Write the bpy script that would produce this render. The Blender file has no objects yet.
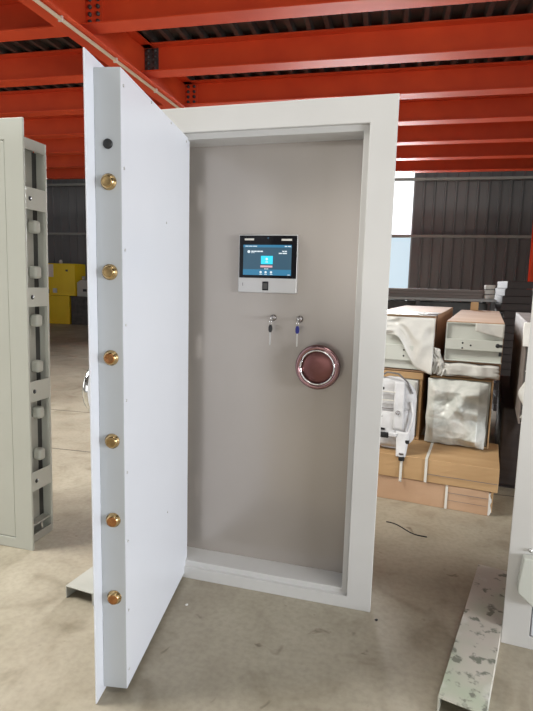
import bpy, bmesh, math, random
from mathutils import Vector, Matrix, noise
random.seed(7)
PI = math.pi
C = bpy.context.scene.collection
S = bpy.context.scene

# ---------------------------------------------------------------- camera
cd = bpy.data.cameras.new('camera'); cam = bpy.data.objects.new('camera', cd); C.objects.link(cam)
R_ = Vector((0.97482442, 0.22144007, 0.02610847)); U_ = Vector((-0.05533919, 0.12684581, 0.99037756)); F_ = Vector((-0.21599753, 0.96688905, -0.13590671))
M_ = Matrix((R_, U_, -F_)).transposed().to_4x4(); M_.translation = Vector((0, 0, 1.5)); cam.matrix_world = M_
cd.sensor_fit = 'VERTICAL'; cd.sensor_height = 24; cd.lens = 532.2 * 24 / 711; cd.clip_end = 200
S.camera = cam
# ---------------------------------------------------------------- world and light
S.view_settings.view_transform = 'Standard'; S.view_settings.look = 'None'; S.view_settings.gamma = 1; S.view_settings.use_curve_mapping = False
S.view_settings.exposure = 0.42
w = bpy.data.worlds.new('daylight'); S.world = w; w.use_nodes = True
bg = w.node_tree.nodes['Background']; bg.inputs[0].default_value = (0.86, 0.93, 1.0, 1); bg.inputs[1].default_value = 0.38

def area(name, loc, target, sx, sy, power, col):
    l = bpy.data.lights.new(name, 'AREA'); l.shape = 'RECTANGLE'; l.size = sx; l.size_y = sy; l.energy = power; l.color = col
    o = bpy.data.objects.new(name, l); C.objects.link(o); o.location = loc
    o.rotation_euler = (Vector(target) - Vector(loc)).to_track_quat('-Z', 'Y').to_euler(); return o
# daylight through the openings of the hall
area('daylight_right_opening', (6.8, -1.2, 1.55), (0, 1.6, 1.4), 3.4, 1.7, 152, (0.92, 0.955, 1.0)).data.spread = math.radians(110)
area('daylight_front_opening', (0.5, -5.8, 2.3), (0, 3, 1.0), 6.0, 3.4, 60, (1.0, 0.95, 0.88))
area('daylight_left_opening', (-13.8, 2.0, 2.4), (-2, 3.5, 0.3), 7.0, 3.2, 160, (1.0, 0.97, 0.92))
area('skylight_front', (2.6, -0.6, 7.9), (0.2, 2.2, 0.8), 3.0, 2.4, 80, (1.0, 0.94, 0.87))
area('skylight_left', (-6.5, .8, 7.9), (-1.5, 1.9, 0), 3.6, 2.6, 800, (1.0, 0.98, 0.92))
area('daylight_back_window', (-1.0, 16.1, 2.9), (-.6, 8, -1.0), 3.1, 2.6, 620, (0.97, 0.985, 1.0)).data.spread = math.radians(90)

# ---------------------------------------------------------------- materials
def mat(name, col, rough=.5, metal=0., spec=.5, emit=None, estr=1.):
    m = bpy.data.materials.new(name); m.use_nodes = True; b = m.node_tree.nodes['Principled BSDF']
    b.inputs['Base Color'].default_value = (*col, 1); b.inputs['Roughness'].default_value = rough; b.inputs['Metallic'].default_value = metal
    b.inputs['Specular IOR Level'].default_value = spec
    if emit: b.inputs['Emission Color'].default_value = (*emit, 1); b.inputs['Emission Strength'].default_value = estr
    return m
def noisy(name, stops, scale=4., detail=6., rough=.5, metal=0., bump=0., stretch=(1, 1, 1), spec=.5, coords='Object', rvar=0., bscale=None, dist=.0):
    m = mat(name, stops[0][1], rough, metal, spec); nt = m.node_tree; N = nt.nodes; L = nt.links; b = N['Principled BSDF']
    tc = N.new('ShaderNodeTexCoord'); mp = N.new('ShaderNodeMapping'); mp.inputs['Scale'].default_value = stretch
    nz = N.new('ShaderNodeTexNoise'); nz.inputs['Scale'].default_value = scale; nz.inputs['Detail'].default_value = detail; nz.inputs['Distortion'].default_value = dist
    cr = N.new('ShaderNodeValToRGB'); e = cr.color_ramp.elements
    while len(e) < len(stops): e.new(.5)
    for i, (p, c) in enumerate(stops): e[i].position = p; e[i].color = (*c, 1)
    L.new(tc.outputs[coords], mp.inputs[0]); L.new(mp.outputs[0], nz.inputs['Vector']); L.new(nz.outputs[0], cr.inputs[0]); L.new(cr.outputs[0], b.inputs['Base Color'])
    if rvar:
        mr = N.new('ShaderNodeMapRange'); mr.inputs[1].default_value = .3; mr.inputs[2].default_value = .7; mr.inputs[3].default_value = rough - rvar; mr.inputs[4].default_value = rough + rvar
        L.new(nz.outputs[0], mr.inputs[0]); L.new(mr.outputs[0], b.inputs['Roughness'])
    if bump:
        n2 = N.new('ShaderNodeTexNoise'); n2.inputs['Scale'].default_value = bscale or scale * 6; n2.inputs['Detail'].default_value = 4; L.new(mp.outputs[0], n2.inputs['Vector'])
        bp = N.new('ShaderNodeBump'); bp.inputs['Strength'].default_value = bump; bp.inputs['Distance'].default_value = .01
        L.new(n2.outputs[0], bp.inputs['Height']); L.new(bp.outputs[0], b.inputs['Normal'])
    return m

def floor_material():
    m = mat('worn_concrete', (.4, .37, .3), .6); nt = m.node_tree; N = nt.nodes; L = nt.links; b = N['Principled BSDF']
    tc = N.new('ShaderNodeTexCoord')
    def nz(scale, det, dis=0., off=0.):
        mp = N.new('ShaderNodeMapping'); mp.inputs['Location'].default_value = (off, off * .7, 0); L.new(tc.outputs['Object'], mp.inputs[0])
        n = N.new('ShaderNodeTexNoise'); n.inputs['Scale'].default_value = scale; n.inputs['Detail'].default_value = det; n.inputs['Distortion'].default_value = dis; L.new(mp.outputs[0], n.inputs['Vector']); return n
    def ramp(src, stops):
        cr = N.new('ShaderNodeValToRGB'); e = cr.color_ramp.elements
        while len(e) < len(stops): e.new(.5)
        for i, (p, c) in enumerate(stops): e[i].position = p; e[i].color = (*c, 1)
        L.new(src, cr.inputs[0]); return cr.outputs[0]
    def mul(a, b_, f=1.):
        x = N.new('ShaderNodeMix'); x.data_type = 'RGBA'; x.blend_type = 'MULTIPLY'; x.inputs[0].default_value = f
        L.new(a, x.inputs[6]); L.new(b_, x.inputs[7]); return x.outputs[2]
    base = ramp(nz(.9, 8, .6).outputs[0], [(.3, (.34, .295, .225)), (.5, (.42, .375, .29)), (.7, (.48, .435, .34))])
    blot = ramp(nz(3.2, 7, 1.2, 3.).outputs[0], [(.30, (.70, .68, .64)), (.45, (.92, .915, .90)), (.6, (1, 1, 1))])
    fine = ramp(nz(38, 5, 0, 1.).outputs[0], [(.3, (.86, .86, .86)), (.6, (1, 1, 1))])
    spots = ramp(nz(7.5, 3, .8, 9.).outputs[0], [(.24, (.45, .42, .38)), (.31, (1, 1, 1))])
    col = mul(mul(mul(base, blot), fine), spots); L.new(col, b.inputs['Base Color'])
    n = nz(2.0, 6, .4, 5.); mr = N.new('ShaderNodeMapRange'); mr.inputs[1].default_value = .3; mr.inputs[2].default_value = .7; mr.inputs[3].default_value = .42; mr.inputs[4].default_value = .72
    L.new(n.outputs[0], mr.inputs[0]); L.new(mr.outputs[0], b.inputs['Roughness'])
    bp = N.new('ShaderNodeBump'); bp.inputs['Strength'].default_value = .15; bp.inputs['Distance'].default_value = .01
    L.new(nz(25, 6).outputs[0], bp.inputs['Height']); L.new(bp.outputs[0], b.inputs['Normal'])
    return m

MT = {}
MT['floor'] = floor_material()
MT['joint'] = mat('joint_filler', (.13, .115, .095), .9)
MT['paint'] = noisy('pale_grey_paint', [(.3, (.57, .56, .54)), (.7, (.61, .60, .58))], 2.5, 5, .38, bump=.02, bscale=90)
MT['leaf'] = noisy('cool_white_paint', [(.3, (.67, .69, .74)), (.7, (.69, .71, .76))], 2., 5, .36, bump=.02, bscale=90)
MT['leafedge'] = noisy('edge_shaded_white_paint', [(.3, (.40, .42, .435)), (.7, (.43, .45, .465))], 2., 5, .4)  # leaf paint with the shading of its edge put into the colour
MT['panel'] = noisy('warm_grey_steel_panel', [(.3, (.42, .38, .345)), (.7, (.45, .41, .37))], 1.2, 2, .24, metal=.4)
MT['cream'] = noisy('cream_grey_paint', [(.3, (.54, .555, .505)), (.7, (.575, .59, .54))], 2.5, 5, .4)
MT['greyside'] = noisy('grey_primer', [(.3, (.40, .40, .36)), (.7, (.48, .48, .44))], 5, 5, .5)
MT['darksteel'] = noisy('dark_steel', [(.3, (.05, .05, .05)), (.7, (.10, .095, .09))], 8, 5, .55, metal=.3)
MT['black'] = mat('black_rubber', (.012, .012, .013), .45)
MT['brass'] = mat('polished_brass', (.62, .44, .22), .18, 1.)
MT['brassface'] = noisy('brushed_brass', [(.3, (.28, .19, .09)), (.7, (.46, .33, .16))], 60, 3, .28, metal=1.)
MT['copper'] = noisy('copper_brass', [(.3, (.32, .13, .05)), (.7, (.50, .25, .11))], 60, 3, .26, metal=1.)
MT['chrome'] = mat('chrome', (.82, .82, .82), .08, 1.)
MT['chromedark'] = mat('satin_chrome', (.34, .32, .32), .18, 1.)
MT['rimmetal'] = mat('chrome_with_red_reflection', (.34, .20, .205), .16, 1.)  # handle rim chrome, a red reflection put into its colour
MT['redreflection'] = noisy('metal_with_red_reflection', [(.3, (.15, .065, .06)), (.7, (.23, .095, .09))], 9, 5, .34, metal=.8)  # handle centre metal, reflected red put into the base colour
MT['steel'] = mat('brushed_steel', (.60, .59, .58), .32, 1.)
MT['aluminium'] = mat('silver_aluminium', (.56, .55, .54), .42, .6)
MT['glassblack'] = mat('black_glass', (.006, .006, .008), .08, 0., .25)
MT['red'] = noisy('orange_red_paint', [(.3, (.60, .058, .018)), (.6, (.70, .078, .022)), (.8, (.78, .098, .026))], 1.6, 7, .56, bump=.03, spec=.35)
MT['deck'] = noisy('dark_decking', [(.3, (.035, .036, .036)), (.7, (.085, .085, .08))], 3, 6, .5, metal=.3)
MT['wall'] = noisy('dark_corrugated_sheet', [(.3, (.12, .122, .13)), (.7, (.19, .19, .20))], .9, 6, .5, metal=.1, stretch=(1, 1, .3))
MT['wallplain'] = noisy('grey_sheet_wall', [(.3, (.22, .22, .22)), (.7, (.3, .3, .3))], .6, 5, .6)
MT['purlin'] = mat('grey_purlin', (.30, .30, .29), .5)
MT['conduit'] = mat('beige_plastic', (.62, .52, .38), .5)
MT['kraft'] = noisy('kraft_cardboard', [(.3, (.41, .25, .115)), (.7, (.50, .32, .16))], 3, 6, .75, bump=.05, stretch=(.6, 3, 3))
MT['kraftpink'] = noisy('faded_cardboard', [(.3, (.42, .255, .15)), (.7, (.50, .325, .205))], 3, 6, .75, bump=.05)
MT['film'] = noisy('crumpled_white_film', [(.3, (.60, .59, .55)), (.7, (.70, .69, .65))], 6, 5, .32, bump=.25, bscale=22, dist=1.)
MT['filmblue'] = noisy('crumpled_clear_film', [(.3, (.46, .48, .45)), (.55, (.60, .61, .57)), (.8, (.72, .70, .67))], 7, 5, .25, bump=.35, bscale=18, dist=1.5)
MT['foam'] = noisy('white_foam', [(.3, (.62, .60, .55)), (.7, (.72, .70, .66))], 12, 4, .8, bump=.1)
MT['strap'] = mat('white_strap', (.66, .64, .58), .5)
MT['bag'] = noisy('pale_grey_fabric', [(.3, (.56, .56, .57)), (.7, (.68, .68, .69))], 14, 4, .75, bump=.15, bscale=40)
MT['bagdark'] = noisy('mid_grey_fabric', [(.3, (.13, .12, .12)), (.7, (.22, .21, .21))], 14, 4, .8)
MT['yellow'] = noisy('yellow_paint', [(.3, (.85, .60, .012)), (.7, (.92, .68, .016))], 1.5, 4, .4)
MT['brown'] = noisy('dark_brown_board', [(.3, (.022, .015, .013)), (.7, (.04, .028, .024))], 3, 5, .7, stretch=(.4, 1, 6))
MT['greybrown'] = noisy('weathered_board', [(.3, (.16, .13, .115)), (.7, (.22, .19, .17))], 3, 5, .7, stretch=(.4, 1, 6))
MT['machine'] = mat('grey_machine_paint', (.42, .44, .42), .5)
MT['paper'] = mat('white_paper', (.7, .66, .62), .8)
MT['uiback'] = mat('screen_blue_grey', (.01, .02, .03), .2, emit=(.022, .062, .095), estr=1.)
MT['uibar'] = mat('screen_blue', (.01, .02, .03), .2, emit=(.02, .14, .25), estr=1.)
MT['uicyan'] = mat('screen_cyan', (.01, .02, .03), .2, emit=(.02, .55, .78), estr=1.1)
MT['uiwhite'] = mat('screen_white', (.02, .02, .02), .2, emit=(.75, .85, .9), estr=.8)
MT['uipink'] = mat('screen_pink', (.02, .02, .02), .2, emit=(.75, .42, .45), estr=.8)
MT['blue'] = mat('blue_plastic', (.012, .015, .16), .35)
MT['windowframe'] = mat('window_frame_grey', (.30, .31, .32), .5)

def dusty():   # pale dusty paint with dark and green stains
    m = mat('dusty_pale_steel', (.6, .6, .55), .6); nt = m.node_tree; N = nt.nodes; L = nt.links; b = N['Principled BSDF']
    tc = N.new('ShaderNodeTexCoord')
    def nz(s, d, off):
        mp = N.new('ShaderNodeMapping'); mp.inputs['Location'].default_value = (off, off, 0); L.new(tc.outputs['Object'], mp.inputs[0])
        n = N.new('ShaderNodeTexNoise'); n.inputs['Scale'].default_value = s; n.inputs['Detail'].default_value = d; L.new(mp.outputs[0], n.inputs['Vector']); return n.outputs[0]
    def mix(a, bcol, src, lo, hi):
        mr = N.new('ShaderNodeMapRange'); mr.inputs[1].default_value = lo; mr.inputs[2].default_value = hi; L.new(src, mr.inputs[0])
        x = N.new('ShaderNodeMix'); x.data_type = 'RGBA'; L.new(mr.outputs[0], x.inputs[0])
        if isinstance(a, tuple): x.inputs[6].default_value = (*a, 1)
        else: L.new(a, x.inputs[6])
        x.inputs[7].default_value = (*bcol, 1); return x.outputs[2]
    c = mix((.56, .52, .46), (.44, .50, .38), nz(2.2, 4, 0.3), .45, .62)
    c = mix(c, (.20, .21, .17), nz(21, 7, 2.), .56, .64)
    c = mix(c, (.66, .65, .60), nz(5, 6, 4.), .56, .66)
    L.new(c, b.inputs['Base Color']); return m
MT['dusty'] = dusty()

# ---------------------------------------------------------------- mesh helpers
class MB:
    def __init__(s): s.bm = bmesh.new(); s.smooth = False
    def _add(s, verts, faces, M=None, smooth=False):
        vs = [s.bm.verts.new((M @ Vector(v)) if M else v) for v in verts]
        for f in faces:
            try: fc = s.bm.faces.new([vs[i] for i in f]); fc.smooth = smooth
            except ValueError: pass
        return vs
    def box(s, x0, x1, y0, y1, z0, z1, M=None):
        v = [(x, y, z) for z in (z0, z1) for y in (y0, y1) for x in (x0, x1)]
        s._add(v, [(0, 2, 3, 1), (4, 5, 7, 6), (0, 1, 5, 4), (2, 6, 7, 3), (0, 4, 6, 2), (1, 3, 7, 5)], M); return s
    def prism(s, pts, y0, y1, M=None):         # pts in x,z ; extruded in y
        n = len(pts); v = [(x, y0, z) for x, z in pts] + [(x, y1, z) for x, z in pts]
        s._add(v, [tuple(range(n)), tuple(range(2 * n - 1, n - 1, -1))] + [(i, i + n, (i + 1) % n + n, (i + 1) % n) for i in range(n)], M); return s
    def lathe(s, prof, axis='Y', n=32, M=None, smooth=True):   # prof: (radius, along)
        v = []; f = []
        for r, a in prof:
            for k in range(n):
                t = 2 * PI * k / n; c, q = r * math.cos(t), r * math.sin(t)
                v.append({'Y': (c, a, q), 'X': (a, c, q), 'Z': (c, q, a)}[axis])
        for i in range(len(prof) - 1):
            for k in range(n):
                k2 = (k + 1) % n; f.append((i * n + k, i * n + k2, (i + 1) * n + k2, (i + 1) * n + k))
        f.append(tuple(range(n))); f.append(tuple(range((len(prof) - 1) * n, len(prof) * n)))
        s._add(v, f, M, smooth); return s
    def ring(s, x0, x1, z0, z1, a0, a1, b0, b1, y0, y1):   # flat frame without corner seams; opening a0..a1, b0..b1
        v = []
        for y in (y0, y1): v += [(x0, y, z0), (x1, y, z0), (x1, y, z1), (x0, y, z1), (a0, y, b0), (a1, y, b0), (a1, y, b1), (a0, y, b1)]
        f = []
        for i in range(4):
            j = (i + 1) % 4
            f += [(i, j, j + 4, i + 4), (i + 8, i + 12, j + 12, j + 8), (i, i + 8, j + 8, j), (i + 4, j + 4, j + 12, i + 12)]
        s._add(v, f); return s
    def cyl(s, c, r, a, axis='Y', n=24, M=None):
        T = Matrix.Translation(c); return s.lathe([(r, 0), (r, a)], axis, n, (M @ T) if M else T, True)
    def tube(s, path, r, n=10, closed=False):
        P = [Vector(p) for p in path]; m = len(P); v = []; f = []
        for i, p in enumerate(P):
            if closed: d = P[(i + 1) % m] - P[i - 1]
            else: d = P[min(i + 1, m - 1)] - P[max(i - 1, 0)]
            d.normalize(); a = Vector((0, 0, 1)) if abs(d.z) < .9 else Vector((1, 0, 0)); u = d.cross(a).normalized(); q = d.cross(u)
            for k in range(n): t = 2 * PI * k / n; v.append(p + u * r * math.cos(t) + q * r * math.sin(t))
        for i in range(m if closed else m - 1):
            j = (i + 1) % m
            for k in range(n): k2 = (k + 1) % n; f.append((i * n + k, i * n + k2, j * n + k2, j * n + k))
        if not closed: f += [tuple(range(n)), tuple(range((m - 1) * n, m * n))]
        s._add(v, f, None, True); return s
    def torus(s, c, R, r, axis='Y', n=36, k=10):
        pts = []
        for i in range(n):
            t = 2 * PI * i / n; a, b = R * math.cos(t), R * math.sin(t)
            pts.append(Vector(c) + Vector({'Y': (a, 0, b), 'X': (0, a, b), 'Z': (a, b, 0)}[axis]))
        return s.tube(pts, r, k, True)
    def grid(s, fn, nu, nv, smooth=True, close=None):  # fn(u,v)->point
        v = [fn(i / nu, j / nv) for j in range(nv + 1) for i in range(nu + 1)]
        f = [(j * (nu + 1) + i, j * (nu + 1) + i + 1, (j + 1) * (nu + 1) + i + 1, (j + 1) * (nu + 1) + i) for j in range(nv) for i in range(nu)]
        s._add(v, f, None, smooth); return s
    def build(s, name, m, parent=None, bevel=0., seg=2, solid=0., loc=None, rot=None, sub=0):
        bmesh.ops.recalc_face_normals(s.bm, faces=s.bm.faces)
        me = bpy.data.meshes.new(name); s.bm.to_mesh(me); s.bm.free()
        o = bpy.data.objects.new(name, me); C.objects.link(o); me.materials.append(MT[m] if isinstance(m, str) else m)
        if solid: q = o.modifiers.new('s', 'SOLIDIFY'); q.thickness = solid; q.offset = 0
        if sub: q = o.modifiers.new('d', 'SUBSURF'); q.levels = sub; q.render_levels = sub
        if bevel: q = o.modifiers.new('b', 'BEVEL'); q.width = bevel; q.segments = seg; q.limit_method = 'ANGLE'; q.angle_limit = math.radians(40)
        if parent: o.parent = parent
        if loc: o.location = loc
        if rot: o.rotation_euler = rot
        return o
def tag(o, label, cat, group=None):
    o['label'] = label; o['category'] = cat
    if group: o['group'] = group
    return o
def struct(o): o['kind'] = 'structure'; return o
def thing(name, label, cat, loc=(0, 0, 0), rot=(0, 0, 0), group=None):
    o = bpy.data.objects.new(name, None); C.objects.link(o); o.location = loc; o.rotation_euler = rot; o.empty_display_size = .1
    return tag(o, label, cat, group)
def children(o): return [c for c in bpy.data.objects if c.parent == o]
def copy_tree(o, parent=None):
    c = o.copy(); C.objects.link(c); c.parent = parent
    for ch in children(o): copy_tree(ch, c)
    return c

# ---------------------------------------------------------------- the hall
X0, X1, YF, YB = -14., 7., -6., 16.4
struct(MB().box(X0, X1, YF, YB, -.2, 0).build('floor', 'floor'))
for i, y in enumerate((4.02, 5.25, 9.0)):
    struct(MB().box(X0, X1, y, y + .012, -.001, .0012).build('trim_%d' % (i + 1), 'joint'))
def corr(x0, x1, pitch, depth, rib):
    pts = []; x = x0
    while x < x1: pts += [(x, 0), (x + pitch - rib * 2, 0), (x + pitch - rib * 1.5, depth), (x + pitch - rib * .5, depth)]; x += pitch
    return pts
# corrugated floor deck of the mezzanine
p = corr(X0, X1, .21, -.055, .045); q = MB()
q._add([(x, 3.7, 4.38 + z) for x, z in p] + [(x, 12.95, 4.38 + z) for x, z in p] , [(i, i + 1, len(p) + i + 1, len(p) + i) for i in range(len(p) - 1)])
struct(q.build('ceiling', 'deck', solid=.006))
struct(MB().box(X0, X1, 3.7, 12.95, 4.42, 4.54).build('trim_4', 'wallplain'))
# back wall: corrugated cladding around a tall window
WX0, WX1, WZ0, WZ1 = -2.6, .60, 1.36, 5.6
def cladding(x0, x1, z0, z1):
    p = corr(x0, x1, .29, -.045, .035); p = [(min(a, x1), b) for a, b in p]; q = MB()
    q._add([(x, YB - .06 + d, z0) for x, d in p] + [(x, YB - .06 + d, z1) for x, d in p], [(i, i + 1, len(p) + i + 1, len(p) + i) for i in range(len(p) - 1)]); return q
q = MB()
for a in ((X0, WX0, 0, 8.), (WX1, X1, 0, 8.), (WX0, WX1, 0, WZ0), (WX0, WX1, WZ1, 8.)):
    c_ = cladding(*a); me = bpy.data.meshes.new('t'); c_.bm.to_mesh(me); q.bm.from_mesh(me); c_.bm.free(); bpy.data.meshes.remove(me)
struct(q.build('wall_back', 'wall', solid=.005))
q = MB()
for x in (WX0, -1.55, -.5, WX1 - .04): q.box(x, x + .04, YB - .03, YB + .03, WZ0, WZ1)
for z in (WZ0, 2.9, 4.5, WZ1 - .04): q.box(WX0, WX1, YB - .03, YB + .03, z, z + .04)
win = struct(q.build('window_1', 'windowframe'))
MT['pane'] = mat('bright_frosted_pane', (.8, .85, .9), .35, emit=(.90, .96, 1.0), estr=.95)
MT['paneblue'] = mat('bluish_frosted_pane', (.2, .26, .3), .35, emit=(.50, .62, .70), estr=.85)
MB().box(WX0 + .04, WX1 - .04, YB - .004, YB + .004, 2.94, WZ1 - .04).build('pane', 'pane', win)
MB().box(WX0 + .04, WX1 - .04, YB - .004, YB + .004, WZ0 + .04, 2.90).build('pane', 'paneblue', win)
for i, z in enumerate((2.9, 4.48)):
    struct(MB().box(X0, X1, YB - .24, YB - .12, z, z + .07).build('trim_%d' % (i + 5), 'purlin'))
# side and front walls with openings for the daylight, low roof beyond the mezzanine
q = MB().box(X0 - .1, X0, YF, YB, 0, .7).box(X0 - .1, X0, YF, YB, 4.2, 8).box(X0 - .1, X0, YF, -1.6, .7, 4.2).box(X0 - .1, X0, 5.6, YB, .7, 4.2)
struct(q.build('wall_left', 'wallplain'))
q = MB().box(X1, X1 + .1, YF, YB, 0, .65).box(X1, X1 + .1, YF, YB, 2.45, 8).box(X1, X1 + .1, YF, -3., .65, 2.45).box(X1, X1 + .1, .6, YB, .65, 2.45)
struct(q.build('wall_right', 'wallplain'))
q = MB().box(X0, -2.6, YF - .1, YF, 0, 8).box(3.6, X1, YF - .1, YF, 0, 8).box(-2.6, 3.6, YF - .1, YF, 4.1, 8)
struct(q.build('wall_front', 'wallplain'))
q = MB().box(X0, X1, YF, -2., 8, 8.1).box(X0, -8.4, -2., 2.2, 8, 8.1).box(-8.4, -4.6, -2., -.6, 8, 8.1).box(-4.6, 1., -2., 2.2, 8, 8.1).box(1., 4.2, .8, 2.2, 8, 8.1).box(4.2, X1, -2., 2.2, 8, 8.1).box(X0, X1, 2.2, 13.2, 8, 8.1).box(X0, X1, 16.0, YB + .1, 8, 8.1).box(X0, -9, 13.2, 16, 8, 8.1).box(3.2, X1, 13.2, 16, 8, 8.1)
struct(q.build('trim_7', 'wallplain'))

# ---------------------------------------------------------------- red steel structure
GW = lambda y: -3.16 + .045 * (y - 5)         # x of the girder's web
ga = -math.atan(.045)
gt = thing('ceiling_girder', 'deep orange-red steel girder running away overhead, carrying the cross beams', 'girder', (GW(0), 0, 3.9), (0, 0, ga))
MB().box(-.13, .13, 3.2, 13., 0, .016).box(-.13, .13, 3.2, 13., .408, .424).build('flange', 'red', gt, .002)
MB().box(-.006, .006, 3.2, 13., .016, .408).build('web', 'red', gt)
ORD = ['nearest', 'second', 'third', 'fourth', 'fifth', 'sixth', 'seventh', 'eighth', 'ninth', 'tenth', 'eleventh']
def ibeam(x0, x1, yfar, side, label, plates):
    y = yfar - .11
    t = thing('ceiling_beam', label, 'beam', ((x0 + x1) / 2, y, 4.0), group=None)
    h = (x1 - x0) / 2
    MB().box(-h, h, -.11, .11, 0, .016).build('bottom_flange', 'red', t, .002)
    MB().box(-h, h, -.11, .11, .308, .324).build('top_flange', 'red', t, .002)
    MB().box(-h, h, -.005, .005, .016, .308).build('web', 'red', t)
    if plates:
        xs = -h if side > 0 else h - .20
        pl = MB().box(xs + .01, xs + .19, -.014, -.005, .03, .30).build('splice_plate', 'darksteel' if plates == 2 else 'red', t)
        b = MB()
        for cx in (.055, .145):
            for k in range(4): b.cyl((xs + cx, -.034, .06 + k * .07), .021, .02, 'Y', 8)
        b.build('bolt', 'darksteel', pl)['kind'] = 'stuff'
for i in range(-1, 7):
    yf = 5.363 + 1.222 * i
    gx = GW(yf - .11)
    bw = 'the girder'
    ibeam(gx + .008, X1 - .02, yf, 1, 'red steel ceiling beam right of the girder, %s from the camera' % ORD[i + 1], 2 if i == 1 else 1)
    ibeam(X0 + .02, gx - .008, yf, -1, 'red steel ceiling beam left of the girder, %s from the camera' % ORD[i + 1], 1)
# conduit under the girder
t = thing('conduit_pipe', 'thin beige conduit pipe clipped along the underside of the orange girder', 'pipe', (GW(0) + .045, 0, 3.876), (0, 0, ga))
MB().tube([(0.02, 3.3, 0), (0.02, 13, 0)], .018, 12).build('pipe', 'conduit', t)
for y in (3.8, 4.75, 5.7, 6.65, 7.6): MB().box(-.002, .042, y, y + .02, -.022, .0235).build('clip', 'strap', t)
# columns under the beams
for cx, lab in ((3.16, 'red steel column at the far right, behind the wrapped packages'), (GW(12.6), 'red steel column under the far end of the girder')):
    t = thing('steel_column', lab, 'column', (cx, 13.05 if cx > 0 else 12.6, 0))
    zt = 4.36 if cx > 0 else 3.9
    MB().box(-.1, .1, -.1, -.086, .02, zt).box(-.1, .1, .086, .1, .02, zt).box(-.005, .005, -.086, .086, .02, zt).build('shaft', 'red', t)
    MB().box(-.16, .16, -.16, .16, 0, .02).build('base_plate', 'red', t)

# ---------------------------------------------------------------- the open vault door
B0 = (.0014, 2.3363, 0); PSI = -.0547
W, H, FW, FT, FB = 1.17, 2.2735, .1123, .1084, .0581
OL = -1.058                                   # left edge of the opening
v = thing('vault_door', 'tall pale grey steel vault door standing open with keypad, keys and round chrome handle', 'vault door', B0, (0, 0, PSI))
fr = MB()
T = .012
fr.ring(-W, 0, 0, H, OL, -FW, FB, H - FT, 0, T)
# stepped lip round the opening, then the deep jamb
LP = .026
fr.ring(OL - .02, -FW + .02, FB - .02, H - FT + .02, OL, -FW - LP, FB + LP, H - FT - LP, .020, .034)
JD = .21
fr.box(-W + .03, -FW + .0, .03, JD, H - FT - LP + .0, H - .03).box(-W + .03, -FW, .03, JD, 0.0, FB + LP)
fr.box(-FW - LP, -.03, .03, JD, 0, H - .03).box(-W + .03, OL, .03, JD, 0, H - .03)
fr.box(-FW + .0, -.03, T, .03, 0, H - .03).box(-W + .03, OL, T, .03, 0, H - .03).box(-W + .03, -.03, T, .03, H - FT, H - .03).box(-W + .03, -.03, T, .03, 0, FB)
fo = fr.build('door_frame', 'paint', v, .0025)
PD = .15
inner = MB().box(OL, -FW - LP, PD, PD + .04, FB + LP, H - FT - LP).build('inner_panel', 'panel', v)
inner['label'] = 'satin warm grey inner panel'

# keypad unit
kx0, kz1 = -.713, 1.718
KX = lambda a: kx0 + (a - 48) / 427 * .284
KZ = lambda a: kz1 - (a - 60) * .000614
kp = MB().box(KX(42), KX(475), PD - .028, PD, KZ(495), KZ(52)).build('control_unit', 'aluminium', v, .004, 3)
MB().box(KX(50), KX(472), PD - .031, PD - .0275, KZ(382), KZ(60)).build('glass_front', 'glassblack', kp, .001)
def ui(name, m, a0, a1, b0, b1, lay=1, bev=0.):
    d = PD - .031 - .0006 * lay
    return MB().box(KX(a0), KX(a1), d - .0006, d + .0002, KZ(b1), KZ(b0)).build(name, m, kp, bev)
ui('screen', 'uiback', 80, 435, 130, 360)
ui('header_bar', 'uibar', 80, 435, 130, 149, 2); ui('footer_bar', 'uibar', 80, 435, 316, 360, 2)
ui('light_bar', 'strap', 88, 158, 82, 96, 0); ui('light_bar', 'strap', 360, 435, 84, 98, 0)
def bars(name, m, spec, lay=3):
    q = MB(); d = PD - .031 - .0006 * lay
    for a0, a1, b0, b1 in spec: q.box(KX(a0), KX(a1), d - .0006, d + .0002, KZ(b1), KZ(b0))
    return q.build(name, m, kp)
bars('screen_text', 'uiwhite', [(95, 118, 138, 143), (122, 148, 138, 143), (152, 182, 138, 143), (385, 402, 138, 144), (408, 430, 138, 144),
    (140, 158, 175, 184), (161, 180, 175, 184), (183, 204, 175, 184), (207, 226, 175, 184), (140, 150, 188, 192), (153, 164, 188, 192), (368, 380, 174, 182), (384, 401, 174, 182), (343, 366, 189, 197), (370, 401, 189, 197)])
ui('tile', 'uicyan', 213, 300, 213, 275, 3, .001)
MB().cyl((KX(256), PD - .0345, KZ(237)), .0055, .001, 'Y', 16).box(KX(248), KX(265), PD - .0345, PD - .0335, KZ(262), KZ(256)).build('tile_icon', 'uiwhite', kp)
ui('message_bar', 'uipink', 210, 298, 286, 300, 3)
bars('caption', 'uiwhite', [(238, 251, 309, 314), (254, 268, 309, 314)])
q = MB()
for a in (213, 250, 290): q.cyl((KX(a), PD - .0345, KZ(337)), .0055, .001, 'Y', 12)
q.build('menu_icon', 'uiwhite', kp)['kind'] = 'stuff'
bars('menu_text', 'uiwhite', [(203, 224, 351, 355), (240, 260, 351, 355), (281, 300, 351, 355), (410, 427, 353, 357)])
MB().cyl((KX(122), PD - .0345, KZ(182)), .0068, .001, 'Y', 16).build('logo_dot', 'uiwhite', kp)
MB().box(KX(226), KX(271), PD - .031, PD - .027, KZ(476), KZ(408)).build('fingerprint_reader', 'glassblack', kp, .0015)
MB().box(KX(233), KX(264), PD - .0325, PD - .030, KZ(466), KZ(420)).build('reader_window', 'darksteel', kp, .003)
MB().box(KX(76), KX(79), PD - .0285, PD - .0275, KZ(445), KZ(420)).build('microphone_slot', 'black', kp)
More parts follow.
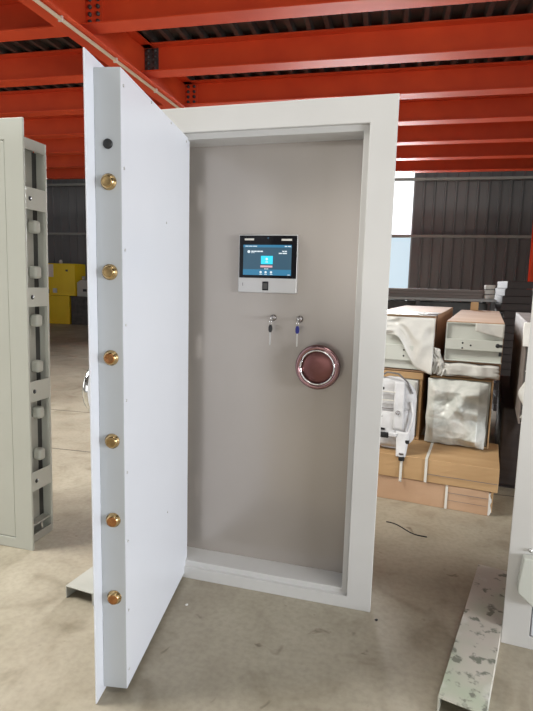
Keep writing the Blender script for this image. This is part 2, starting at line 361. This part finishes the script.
MB().cyl((KX(262), PD - .0318, KZ(78)), .004, .001, 'Y', 12).build('camera_lens', 'uiback', kp)

# locks, keys
def lock(x, z):
    return MB().lathe([(.016, PD), (.016, PD - .006), (.0135, PD - .010), (.0135, PD - .016), (.009, PD - .018)], 'Y', 24, Matrix.Translation((x, 0, z))).build('lock_cylinder', 'chromedark', v)
lock(-.542, 1.332); lock(-.411, 1.332)
RZ = Matrix.Rotation(PSI, 4, 'Z'); TB = Matrix.Translation(B0) @ RZ
def keyset(x, z, headmat, label):
    o = thing('key', label, 'key', TB @ Vector((x, PD - .019, z)), (0, 0, PSI))
    q = MB().box(-.0015, .0015, -.014, .001, -.005, .005)
    q.build('blade', 'steel', o)
    MB().lathe([(.004, -.0018), (.011, -.0018), (.011, .0018), (.004, .0018)], 'X', 20, Matrix.Translation((0, -.026, 0))).build('head', 'steel', o)
    MB().torus((0, -.036, -.016), .016, .0012, 'X', 28, 8).build('ring', 'chrome', o)
    hm = MB().prism([(-.005, -.030), (.005, -.030), (.0095, -.042), (.009, -.058), (.0045, -.066), (-.0045, -.066), (-.009, -.058), (-.0095, -.042)], -.0385, -.0325)
    hm.build('hanging_key_head', headmat, o, .0015)
    MB().prism([(-.0035, -.066), (.0035, -.066), (.0035, -.112), (.0022, -.116), (.003, -.121), (.0015, -.127), (-.0025, -.127), (-.0035, -.12)], -.0365, -.0345).build('hanging_key_blade', 'steel', o)
keyset(-.542, 1.332, 'black', 'black headed key hanging from the left of the two locks')
keyset(-.411, 1.332, 'blue', 'blue headed key hanging from the right of the two locks')

# round handle
hx, hz = -.306, 1.116
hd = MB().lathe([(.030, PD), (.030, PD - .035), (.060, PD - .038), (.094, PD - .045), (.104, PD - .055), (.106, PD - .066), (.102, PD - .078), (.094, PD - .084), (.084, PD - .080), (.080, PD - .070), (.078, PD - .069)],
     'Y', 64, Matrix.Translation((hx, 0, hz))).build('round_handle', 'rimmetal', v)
MB().lathe([(.077, PD - .069), (.074, PD - .072), (.02, PD - .0735), (.003, PD - .0735)], 'Y', 48, Matrix.Translation((hx, 0, hz))).build('red_reflection_centre', 'redreflection', hd)  # bare centre disc, reddened to stand in for a reflection
MB().torus((hx, PD - .079, hz), .079, .0042, 'Y', 64, 10).build('handle_ring', 'chrome', hd)

# open leaf (own frame: x runs from the hinge to the free edge, -y is its outer side)
ANG = .1117; BP = Vector((-.9395, 2.4401, 0)); LB = Vector(TB.inverted() @ BP)
leaf = MB()
BWD, LZ0, LZ1, LT, PW, PZ0, PZ1 = .8431, .0258, 2.1486, .0865, .9021, .0041, 2.1826
leaf.box(.115, PW, -LT - .006, -LT, PZ0, PZ1)
lf = leaf.build('door_leaf', 'leaf', v, .002, 2, loc=LB, rot=(0, 0, ANG - PI / 2 - PSI)); lf['label'] = 'bluish white open door leaf'
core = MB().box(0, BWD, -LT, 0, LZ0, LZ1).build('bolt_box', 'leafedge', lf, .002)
# the box of the leaf is clad by a thin inner sheet held by screws
MB().box(.001, BWD - .001, 0, .0015, LZ0 + .001, LZ1 - .001).build('inner_sheet', 'leaf', lf)
for z in (2.10, 1.85, 1.593, 1.347, 1.09, .836, .584, .321, .089):
    MB().lathe([(.005, .0015), (.005, .003), (.003, .0042)], 'Y', 12, Matrix.Translation((.822, 0, z))).build('screw', 'steel', lf)
for x, z in ((.55, 2.137), (.30, 2.137), (.06, 2.125), (.365, 1.73), (.348, .481)):
    MB().lathe([(.005, .0015), (.005, .003), (.003, .0042)], 'Y', 12, Matrix.Translation((x, 0, z))).build('screw', 'steel', lf)
bp_ = MB().lathe([(.0155, BWD), (.0155, BWD + .004), (.012, BWD + .006)], 'X', 24, Matrix.Translation((0, -.042, 1.92))).build('rubber_plug', 'black', lf)
for z, m in ((1.804, 'brassface'), (1.520, 'brassface'), (1.238, 'copper'), (.952, 'brassface'), (.669, 'copper'), (.38, 'copper')):
    b = MB().lathe([(.026, BWD), (.026, BWD + .003), (.0215, BWD + .006), (.0215, BWD + .012), (.019, BWD + .016)], 'X', 32, Matrix.Translation((0, -.041, z))).build('locking_bolt', 'brass', lf)
    MB().lathe([(.0175, BWD + .0155), (.0175, BWD + .0172), (.013, BWD + .0165), (.002, BWD + .0165)], 'X', 32, Matrix.Translation((0, -.041, z))).build('bolt_face', m, b)
oh = MB().lathe([(.03, -LT - .006), (.03, -LT - .042), (.07, -LT - .048), (.084, -LT - .058), (.086, -LT - .072), (.078, -LT - .082), (.004, -LT - .077)], 'Y', 48, Matrix.Translation((.715, 0, 1.105))).build('outer_handle', 'chrome', lf)
for z in (.35, 1.1, 1.85):
    MB().box(-.045, .02, -LT + .01, -.012, z, z + .12).build('hinge', 'steel', lf)

# ---------------------------------------------------------------- left vault door unit
lv = thing('vault_door', 'closed pale grey vault door at the left edge, its open side showing brackets and knobs', 'vault door', (-1.829, 2.415, 0), (0, .0118, -.046))
HL, WL = 2.275, 1.05
q = MB().ring(-WL, 0, 0, HL, -WL + .111, -.111, .057, HL - .103, 0, .012)
q.build('face_frame', 'cream', lv, .002)
MB().box(-WL + .115, -.115, .003, .05, .061, HL - .107).build('door_leaf', 'cream', lv, .003)
OX = -.058
q = MB().box(-WL + .05, OX - .071, .05, .235, .0, 2.20).box(OX - .071, OX - .058, .012, .205, .05, 2.16)
q.build('body', 'greyside', lv)
MB().box(OX - .071, OX - .060, .205, .243, .05, 2.16).build('gap_shade_strip', 'darksteel', lv)  # strip coloured dark for the shade in the gap by the rear post
MB().box(OX - .022, OX, .236, .25, 0, 2.205).box(OX - .071, OX - .022, .243, .25, 0, 2.205).build('rear_post', 'cream', lv, .001)
MB().box(OX - .071, OX, .012, .236, 2.195, 2.205).box(OX - .006, OX, .012, .236, 2.150, 2.195).build('top_rail', 'greyside', lv)
MB().box(OX - .071, OX, .012, .236, 0.0, .008).box(OX - .006, OX, .012, .236, .008, .045).box(OX - .071, OX - .008, .012, .236, .09, .10).build('bottom_rail', 'greyside', lv)
for z0, z1 in ((1.848, 1.961), (1.336, 1.439), (.812, .927), (.30, .41)):
    b = MB().box(OX - .006, OX, .012, .236, z0, z1).build('bracket', 'cream', lv, .001)
    MB().cyl((OX - .0005, .115, (z0 + z1) / 2), .012, .002, 'X', 16).build('bolt_hole', 'black', b)
for z in (1.764, 1.521, 1.257, 1.0, .735, .49):
    MB().box(OX - .058, OX - .004, .155, .205, z - .034, z + .034).build('knob', 'cream', lv, .016, 5)

# ---------------------------------------------------------------- right vault door unit
rv = thing('vault_door', 'pale grey vault door unit at the right edge with a white hinge bracket low down', 'vault door', (.5535, 2.270, 0), (0, 0, -.14))
HR = 2.25
q = MB().ring(0, 1.1, 0, HR, .105, .995, .055, HR - .11, 0, .012)
q.build('face_frame', 'paint', rv, .002)
MB().box(.110, .990, .003, .05, .060, HR - .115).build('door_leaf', 'leaf', rv, .003)
MB().box(.04, 1.06, .05, .24, 0, HR - .03).build('body', 'paint', rv)
hb = MB().prism([(.052, .415), (.15, .425), (.15, .205), (.098, .215), (.042, .262), (.040, .30)], -.045, 0).build('hinge_bracket', 'cream', rv, .004)
hb['label'] = 'cream white hinge bracket'
MB().cyl((.078, -.012, .437), .007, .012, 'Y', 12).build('hinge_pin', 'steel', rv)
for z in (1.75,):
    MB().prism([(.052, z + .215), (.15, z + .225), (.15, z), (.098, z + .01), (.042, z + .06)], -.045, 0).build('hinge_bracket', 'cream', rv, .004)

# ---------------------------------------------------------------- steel channels on the floor
def channel(name, label, ax, ay, bx, by, wd, ht, m, th=.005):
    dx, dy = bx - ax, by - ay; Lh = math.hypot(dx, dy)
    q = MB().box(0, wd, 0, Lh, ht - th, ht).box(0, th, 0, Lh, 0, ht - th).box(wd - th, wd, 0, Lh, 0, ht - th)
    return tag(q.build(name, m, None, .001, loc=(ax, ay, 0), rot=(0, 0, -math.atan2(dx, dy))), label, 'steel channel')
channel('steel_channel', 'dusty pale steel channel lying on the floor at lower right, stained green and black', .250, 1.794, .540, 2.80, .158, .07, 'dusty')
channel('steel_channel', 'short grey steel channel on the floor behind the open door leaf', -1.405, 2.078, -1.29, 2.80, .157, .06, 'greyside')

# ---------------------------------------------------------------- cartons and wrapped packages
SY = -.17
ST = Matrix.Translation((0, 3.734, 0)) @ Matrix.Rotation(SY, 4, 'Z')
def SP(u, v_, z): return ST @ Vector((u, v_, z))
def warp(o, amp, sc):
    for vt in o.data.vertices:
        n = noise.noise_vector(Vector(vt.co) * sc); vt.co += Vector((n.x, n.y, n.z)) * amp
def softbox(name, m, parent, x0, x1, y0, y1, z0, z1, amp=.006, n=(14, 6, 4), bev=.004, sc=5., loc=None, rot=None, keepz=True):
    bm = bmesh.new(); q = MB(); q.bm.free(); q.bm = bm
    q.box(x0, x1, y0, y1, z0, z1)
    o = None
    for ax, k, a, b in (('x', n[0], x0, x1), ('y', n[1], y0, y1), ('z', n[2], z0, z1)):
        for i in range(1, k):
            c = a + (b - a) * i / k; co = {'x': (c, 0, 0), 'y': (0, c, 0), 'z': (0, 0, c)}[ax]; no = {'x': (1, 0, 0), 'y': (0, 1, 0), 'z': (0, 0, 1)}[ax]
            bmesh.ops.bisect_plane(bm, geom=bm.verts[:] + bm.edges[:] + bm.faces[:], plane_co=co, plane_no=no)
    for vt in bm.verts:
        nn = noise.noise_vector(vt.co * sc + Vector((z0 * 3, x0, 0)))
        dz = nn.z * amp
        if keepz and (abs(vt.co.z - z0) < 1e-4 or abs(vt.co.z - z1) < 1e-4): dz = -abs(dz) if vt.co.z > (z0 + z1) / 2 else 0
        vt.co += Vector((nn.x * amp, nn.y * amp, dz))
    return q.build(name, m, parent, bev, 2, loc=loc, rot=rot)
# lower long carton
c1 = thing('long_carton', 'long flat brown carton on the floor under the other, with a broken right end', 'carton', SP(0, 0, 0), (0, 0, SY))
softbox('carton', 'kraftpink', c1, -.95, .735, 0, .60, 0, .168, .006)
MB().prism([(.735, .155), (.748, .16), (.742, .13), (.755, .10), (.745, .07), (.757, .03), (.745, .004), (.735, .004)], .004, .05).build('foam_edge', 'foam', c1)
softbox('inner_flap', 'kraft', c1, .737, .765, .06, .58, .002, .15, .006, (2, 5, 4))
MB().box(.462, .478, -.008, -.004, .004, .162).box(.462, .478, -.008, .60, .168, .171).build('strap', 'strap', c1, .001)
MB().box(.474, .730, -.0075, -.006, .118, .121).box(.474, .725, -.0075, -.006, .066, .068).build('crease', 'greybrown', c1)
# upper long carton
c2 = thing('long_carton', 'long flat tan carton with a white strap, laid on top of the lower carton', 'carton', SP(0, -.01, .171), (0, 0, SY))
softbox('carton', 'kraft', c2, -.95, .785, 0, .62, 0, .164, .007)
MB().box(.318, .336, -.009, -.005, .0, .168).box(.318, .336, -.009, .62, .165, .169).build('strap', 'strap', c2, .001)
MB().box(.33, .782, -.0085, -.007, .058, .062).build('crease', 'greybrown', c2)

def tri(x): return abs(x - math.floor(x) - .5) * 2
def film_face(name, m, parent, x0, x1, z0, z1, y=-.01, amp=.03, n=40, seed=0, edge=.012):
    rr = random.Random(seed); W_, H_ = x1 - x0, z1 - z0
    dirs = [(rr.uniform(0, PI), rr.uniform(1.8, 8.), rr.random(), rr.uniform(.5, 1.2)) for _ in range(11)]
    def fn(a, b):
        X, Z = a * W_, b * H_
        wv = noise.noise_vector(Vector((X * 4, Z * 4, seed))) * .09; X += wv.x; Z += wv.y
        d = 0
        for t, fq, ph, am in dirs: d += am / fq * (1 - tri((X * math.cos(t) + Z * math.sin(t)) * fq + ph))
        d += .35 * noise.noise(Vector((X * 5, Z * 5, seed + 3)))
        fall = min(1, min(a, 1 - a) * 7) * min(1, min(b, 1 - b) * 7)
        ex = noise.noise(Vector((b * 5, seed, 2.))) * edge * (1 if a > .93 or a < .07 else 0); ez = noise.noise(Vector((a * 5, seed + 4, 1.))) * edge * (1 if b > .93 or b < .07 else 0)
        return Vector((x0 + a * W_ + ex, y - d * amp * (.2 + .8 * fall), z0 + b * H_ + ez))
    return MB().grid(fn, n, n).build(name, m, parent, solid=.0015)
def package(label, u0, u1, v0, z0, z1, ln, fm='film', seed=0, shell='kraft', th=.012, amp=.028, name='wrapped_package'):
    t = thing(name, label, 'package', SP((u0 + u1) / 2, v0, z0), (0, 0, SY)); h = (u1 - u0) / 2; hh = z1 - z0
    q = MB().box(-h, h, 0, ln, hh - th, hh).box(-h, -h + th, 0, ln, 0, hh - th).box(h - th, h, 0, ln, 0, hh - th).box(-h + th, h - th, 0, ln, 0, th)
    q.build('cardboard_sleeve', shell, t, .004)
    MB().box(-h + th + .004, h - th - .004, .02, ln - .01, th + .002, hh - th - .003).build('door_blank', 'cream', t, .003)
    return t, h, hh
PV = .42; ZT = .337
# middle right package with crumpled clear film
t, h, hh = package('bulging package with crumpled clear film over its end, resting on the tan carton', .275, .715, PV, ZT, .843, 1.9)
film_face('film', 'filmblue', t, -h - .008, h - .032, .004, hh - .016, y=-.008, amp=.115, seed=2.3, n=80)
# middle left carton, open
t, h, hh = package('open kraft carton package standing behind the grey backpack', -.25, .222, PV, ZT, .856, 1.9, th=.022)
MB().box(-h, h + .004, -.012, .02, hh - .05, hh + .001).build('top_flap', 'kraft', t, .004)
film_face('film', 'filmblue', t, -.06, h - .03, .03, hh - .06, y=-.001, amp=.018, seed=5.1)
MB().box(h - .05, h - .03, -.02, .01, .05, hh - .07).box(.08, h - .05, -.014, .008, .03, .05).build('metal_edge', 'aluminium', t, .002)
# upper left wrapped package
t, h, hh = package('white film wrapped steel package, upper left of the stack above the open carton', -.22, .285, PV - .01, .862, 1.285, 2.1, shell='kraftpink')
def profiles(t, x0, x1, zs, y=.0, mid=None):
    q = MB(); z0, z1 = zs
    q.box(x0, x1, y, y + .012, z0, z1)
    return q.build('end_plate', 'cream', t, .002)
q = MB().box(-h + .012, h - .03, -.012, .004, .02, hh - .03).box(-h + .012, h - .03, -.034, -.012, .085, .20).build('end_plate', 'cream', t, .003)
q = MB()
for x, z in ((.045, .165), (.045, .120), (.095, .140)): q.cyl((x, -.036, z), .0065, .004, 'Y', 12)
q.build('bolt_hole', 'black', t)['kind'] = 'stuff'
def drape(a, b):     # loose film pulled over the upper right half of the end
    x = -.10 + a * (h + .105); zt = hh - .012; q_ = min(1, max(0, (a - .25) / .5)); zb = .265 - .255 * q_ * q_ * (3 - 2 * q_) + .012 * math.sin(a * 11)
    z = zb + b * (zt - zb)
    d = .022 + .020 * (1 - abs(noise.noise(Vector((a * 3, b * 3 + 4, .5)))) * 2) + .012 * math.sin(a * 7 + b * 5)
    return Vector((x, -d - .012 * (1 - b), z))
MB().grid(drape, 30, 24).build('film', 'film', t, solid=.0015)
MB().grid(lambda a, b: Vector((-h - .003 + a * (2 * h + .006), -.012 + b * .5 + .01 * noise.noise(Vector((a * 6, b * 4, 3))), hh + .004 + .006 * abs(noise.noise(Vector((a * 5, b * 5, 1)))))), 20, 14).build('top_film', 'film', t, solid=.0015)
MB().box(h - .001, h + .003, .12, .135, 0.04, hh + .003).box(-h, h + .003, .12, .135, hh + .0, hh + .0105).build('band', 'black', t)
# right lower wrapped package
t, h, hh = package('thin package in loose white film, sandwiched between the bulging one and the topmost', .348, .752, PV + .0, .850, .966, 1.9, shell='kraftpink')
film_face('film', 'film', t, -h + .006, h - .01, .010, hh - .012, y=-.010, amp=.03, seed=7.7, n=30)
def flap(a, b): return Vector((-h - .075 + a * .085 + .02 * math.sin(b * 5), -.02 - .03 * (1 - abs(noise.noise(Vector((a * 3, b * 4, 9)))) * 2), .02 + b * .20 - a * .02))
MB().grid(flap, 12, 18).build('loose_film', 'film', t, solid=.0015)
# right top: steel profile package
t, h, hh = package('topmost package on the right with a bare steel profile end and tan cardboard top', .368, .754, PV - .005, .972, 1.258, 2.2, shell='kraftpink', th=.008)
q = MB().box(-h + .004, h - .004, -.004, .010, .004, hh - .01).box(-h + .004, h - .004, -.036, -.004, .085, .160)
q.box(-h, -h + .006, -.03, .02, 0, hh - .008).box(-h, h, -.03, .02, 0, .006).box(h - .012, h - .006, -.03, .02, .0, .08).box(-h, h, -.02, .02, hh - .014, hh - .008)
q.build('end_plate', 'cream', t, .002)
q = MB()
for x, z in ((-.075, .135), (-.075, .098), (-.02, .120)): q.cyl((x, -.0375, z), .0065, .003, 'Y', 12)
q.cyl((h - .035, -.0375, .128), .015, .003, 'Y', 20)
q.box(h - .030, h - .004, -.038, -.002, .118, .137).box(h - .024, h - .004, -.0375, -.002, .055, .08)
q.build('cut_out', 'black', t)['kind'] = 'stuff'
def drape2(a, b): return Vector((h - .19 + a * .19, -.042 - .008 * math.sin(a * 6 + 2 * b) - .006 * b, hh - .005 - (1 - b) * (.055 + .045 * a)))
MB().grid(drape2, 14, 10).build('film', 'film', t, solid=.0015)
MB().box(-.10, -.02, 2.14, 2.18, hh, hh + .09).build('upright_flap', 'kraft', t, .003)

# grey backpack leaning on the open carton
bk = thing('backpack', 'pale grey and white backpack with hanging straps, leaning on the open carton', 'backpack', SP(.055, .105, ZT), (0, 0, SY))
def bodyfn(a, b):
    t_ = a * PI * 2; zz = b; wd = .165 * (math.sin(min(1, zz * 4 + .25) * PI / 2)) * (1 if zz < .72 else math.sqrt(max(0, 1 - ((zz - .72) / .285) ** 2)))
    dp = wd * .30
    return Vector((wd * math.copysign(abs(math.cos(t_)) ** .7, math.cos(t_)), .02 + dp * math.copysign(abs(math.sin(t_)) ** .7, math.sin(t_)) + .004 * math.sin(zz * 40), .005 + zz * .52))
MB().grid(bodyfn, 36, 26).build('body', 'bag', bk)
def pocket(a, b):
    x = -.12 + a * .24; z = .03 + b * .27
    return Vector((x, -.030 - .035 * math.sin(a * PI) ** .5 * math.sin(b * PI) ** .5, z))
MB().grid(pocket, 18, 18).build('front_pocket', 'bag', bk, solid=.004)
MB().grid(lambda a, b: Vector((.028 + a * .07 - .012 * b, -.068 + .035 * b * b + .004 * math.sin(a * PI), .16 + b * .34)), 6, 16).build('shoulder_strap', 'bag', bk, solid=.012)
for z in (.42, .36, .30, .24, .19): MB().box(-.10, .026, -.056, -.046, z, z + .007).build('webbing', 'strap' if z > .3 else 'bagdark', bk, .001)
MB().box(-.10, -.05, -.062, -.052, .438, .456).build('buckle', 'black', bk, .002)
MB().box(-.10, -.03, -.072, -.060, .15, .165).build('buckle', 'black', bk, .002)
MB().torus((.055, -.074, .285), .013, .003, 'Y', 20, 8).build('ring_buckle', 'chromedark', bk)
MB().tube([(.135, -.02, .36), (.158, -.04, .28), (.150, -.06, .20), (.13, -.068, .13), (.115, -.072, .05)], .009, 8).build('side_strap', 'bag', bk)
MB().tube([(-.10, .02, .515), (-.04, -.03, .56), (.04, -.04, .555), (.10, -.02, .50), (.14, -.02, .42)], .006, 8).build('top_loop', 'bagdark', bk)
MB().grid(lambda a, b: Vector((.066 + a * .062 + (a - .5) * .03 * b, -.118 + .055 * b ** .6 - .010 * math.sin(a * PI), -.012 + .165 * b)), 6, 12).build('lower_strap_pad', 'bag', bk, solid=.014)
MB().box(.085, .125, -.132, -.118, -.040, -.008).build('buckle', 'black', bk, .004)
MB().box(.085, .118, -.133, -.122, .004, .016).build('buckle', 'chromedark', bk, .002)
MB().box(-.06, .0, -.078, -.06, .095, .135).build('buckle', 'black', bk, .008)
MB().box(.0, .06, -.085, -.06, .11, .14).build('buckle', 'bag', bk, .006)
MB().grid(lambda a, b: Vector((.096 + a * .018 - .0 * b, -.128 + .008 * b, -.19 + b * .165)), 2, 12).build('hanging_strap', 'strap', bk, solid=.002)
MB().box(.118, .145, -.092, -.066, .075, .10).build('buckle', 'black', bk, .003)

# messy stack further right
t, h, hh = package('dark brown carton added to fill the shaded gap right of the stack', .80, 1.40, .62, 0, .62, 1.6, shell='brown')  # added carton, coloured dark for the shade in this gap
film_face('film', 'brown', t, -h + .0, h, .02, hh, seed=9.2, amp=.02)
t, h, hh = package('opened package with foam and grey film, partly hidden by the right vault door', .875, 1.40, .10, .625, 1.29, 1.6, shell='greybrown')
MB().box(-h + .01, -h + .05, -.03, .03, .10, hh - .03).box(-h + .07, -h + .10, -.04, .03, .05, hh - .05).build('metal_edge', 'darksteel', t, .004)
film_face('film', 'bagdark', t, -h + .05, h, .02, hh - .02, seed=3.2, amp=.05)
softbox('foam_block', 'foam', t, -h - .02, -h + .055, -.05, .01, hh - .15, hh + .002, .012, (4, 3, 5))
wb = MB().grid(lambda a, b: Vector((a * .16 + .02 * math.sin(b * 9), -.03 * math.sin(a * PI) * (1 + .6 * math.sin(b * 8)), b * .30)), 12, 16)
tag(wb.build('plastic_sheet', 'film', None, solid=.003, loc=SP(.87, -.05, .70), rot=(0, 0, SY)), 'crumpled white plastic sheet hanging beside the right vault door', 'plastic sheet')
cb = MB().tube([SP(1.02 - .09 * math.sin(a / 14 * PI), -.05, 1.30 - .34 * a / 14) for a in range(15)], .004, 8)
tag(cb.build('cable', 'strap'), 'thin pale cable curving down over the opened package at right', 'cable')

# rack and boards behind the packages
rk = thing('storage_rack', 'low steel rack with a pale front edge behind the wrapped packages', 'rack', (.0, 7.0, 0))
MB().box(-.6, 1.30, 0, .7, 1.335, 1.365).build('shelf', 'purlin', rk, .002)
for x in (-.58, .35, 1.24):
    for y in (.0, .64): MB().box(x, x + .05, y + .002, y + .05, 0, 1.335).build('leg', 'darksteel', rk)
MB().box(-.55, 1.24, .055, .65, .35, .38).build('lower_shelf', 'darksteel', rk)
tag(softbox('shade_block', 'darksteel', None, -.5, 1.22, .10, .6, 0, .93, .004, loc=(0, 7.0, .38)), 'dark added shade-filling bin on the lower shelf of the rack', 'bin')  # added solid, dark to stand in for the shade under the shelf
for k in range(3):
    tag(MB().box(-.5, 1.15, .12, .6, 0, .034).build('board', 'greybrown', None, .003, loc=(.02 * k, 7.0, 1.366 + .036 * k), rot=(0, 0, .006 * k)), 'weathered brown board on the rack, %s of three' % ['lowest', 'middle', 'topmost'][k], 'board', 'weathered boards on the rack')
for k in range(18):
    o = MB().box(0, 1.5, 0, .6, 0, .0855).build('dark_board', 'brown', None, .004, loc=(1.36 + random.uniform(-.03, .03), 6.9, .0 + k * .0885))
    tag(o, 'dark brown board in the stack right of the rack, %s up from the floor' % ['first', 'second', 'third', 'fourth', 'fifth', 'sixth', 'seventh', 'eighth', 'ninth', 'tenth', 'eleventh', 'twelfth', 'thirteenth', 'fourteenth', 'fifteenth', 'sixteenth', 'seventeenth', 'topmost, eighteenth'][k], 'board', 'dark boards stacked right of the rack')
for k in range(3):
    tag(softbox('foam_pad', 'foam', None, -.06, .06, 0, .1, 0, .055, .008, (3, 3, 3), .01, loc=(1.23, 7.08, 1.366 + .062 * k)), 'small pale foam pad beside the dark boards, %s of three' % ['lowest', 'middle', 'topmost'][k], 'pad', 'foam pads on the rack')

# ---------------------------------------------------------------- far left corner: yellow cabinet and machine
yc = thing('yellow_cabinet', 'tall bright yellow metal cabinet against the far left wall', 'cabinet', (-10.48, 15.3, 0))
MB().box(-.5, .55, 0, .6, 0, .91).build('lower_body', 'yellow', yc, .006)
MB().box(-.5, .78, .0, .6, .915, 1.93).build('upper_body', 'yellow', yc, .006)
d = MB().box(.32, .78, -.03, 0, .92, 1.92).build('door', 'yellow', yc, .004)
MB().box(.46, .54, -.036, -.03, 1.68, 1.74).build('door_mark', 'darksteel', d)
MB().box(-.42, .0, -.004, .0, 1.50, 1.90).build('notice', 'paper', yc)
MB().box(-.36, -.16, -.02, 0, .98, 1.10).build('latch', 'black', yc)
MB().box(-.02, .12, -.02, 0, 1.0, 1.14).build('badge', 'aluminium', yc)
tag(MB().lathe([(.05, 0), (.06, .06), (.03, .12)], 'Z', 16).build('paper_roll', 'paper', None, loc=(-10.4, 15.6, 1.931)), 'small white roll on top of the yellow cabinet', 'roll')
dt = tag(MB().box(0, 1.6, 0, .6, 0, .87).box(-.02, 1.62, -.02, .62, .87, .90).build('dark_workbench', 'darksteel', None, .004, loc=(-9.88, 15.32, 0)), 'dark bench cabinet beside the yellow cabinet', 'bench')
mc = thing('grey_machine', 'grey bench machine with a black switch beside the yellow cabinet', 'machine', (-9.68, 15.35, .90))
MB().prism([(0, 0), (1.1, 0), (1.1, .52), (.12, .52), (0, .44)], 0, .45).build('housing', 'machine', mc, .01)
MB().box(.22, .34, -.02, 0, .16, .24).build('switch', 'black', mc)
MB().cyl((.12, .2, .52), .05, .12, 'Z', 16).build('knob', 'machine', mc)

# small debris on the floor
def chip(x, y, r, m, label):
    q = MB(); bmesh.ops.create_icosphere(q.bm, subdivisions=2, radius=r)
    for vt in q.bm.verts: vt.co.z *= .5; vt.co += Vector(noise.noise_vector(vt.co * 80)) * r * .3
    mz = min(vt.co.z for vt in q.bm.verts)
    return tag(q.build('debris_chip', m, None, loc=(x, y, -mz)), label, 'debris')
chip(-.835, 2.17, .008, 'foam', 'tiny white chip on the floor in front of the door sill')
chip(.03, 2.285, .008, 'black', 'tiny dark chip on the floor at the right foot of the open vault door')
wr = MB().tube([Vector((.07 + .24 * a / 10, 3.33 - .16 * a / 10 + .02 * math.sin(a * .7), .0035)) for a in range(11)], .0035, 6)
tag(wr.build('wire', 'black'), 'thin black wire lying on the floor in front of the cartons', 'wire')
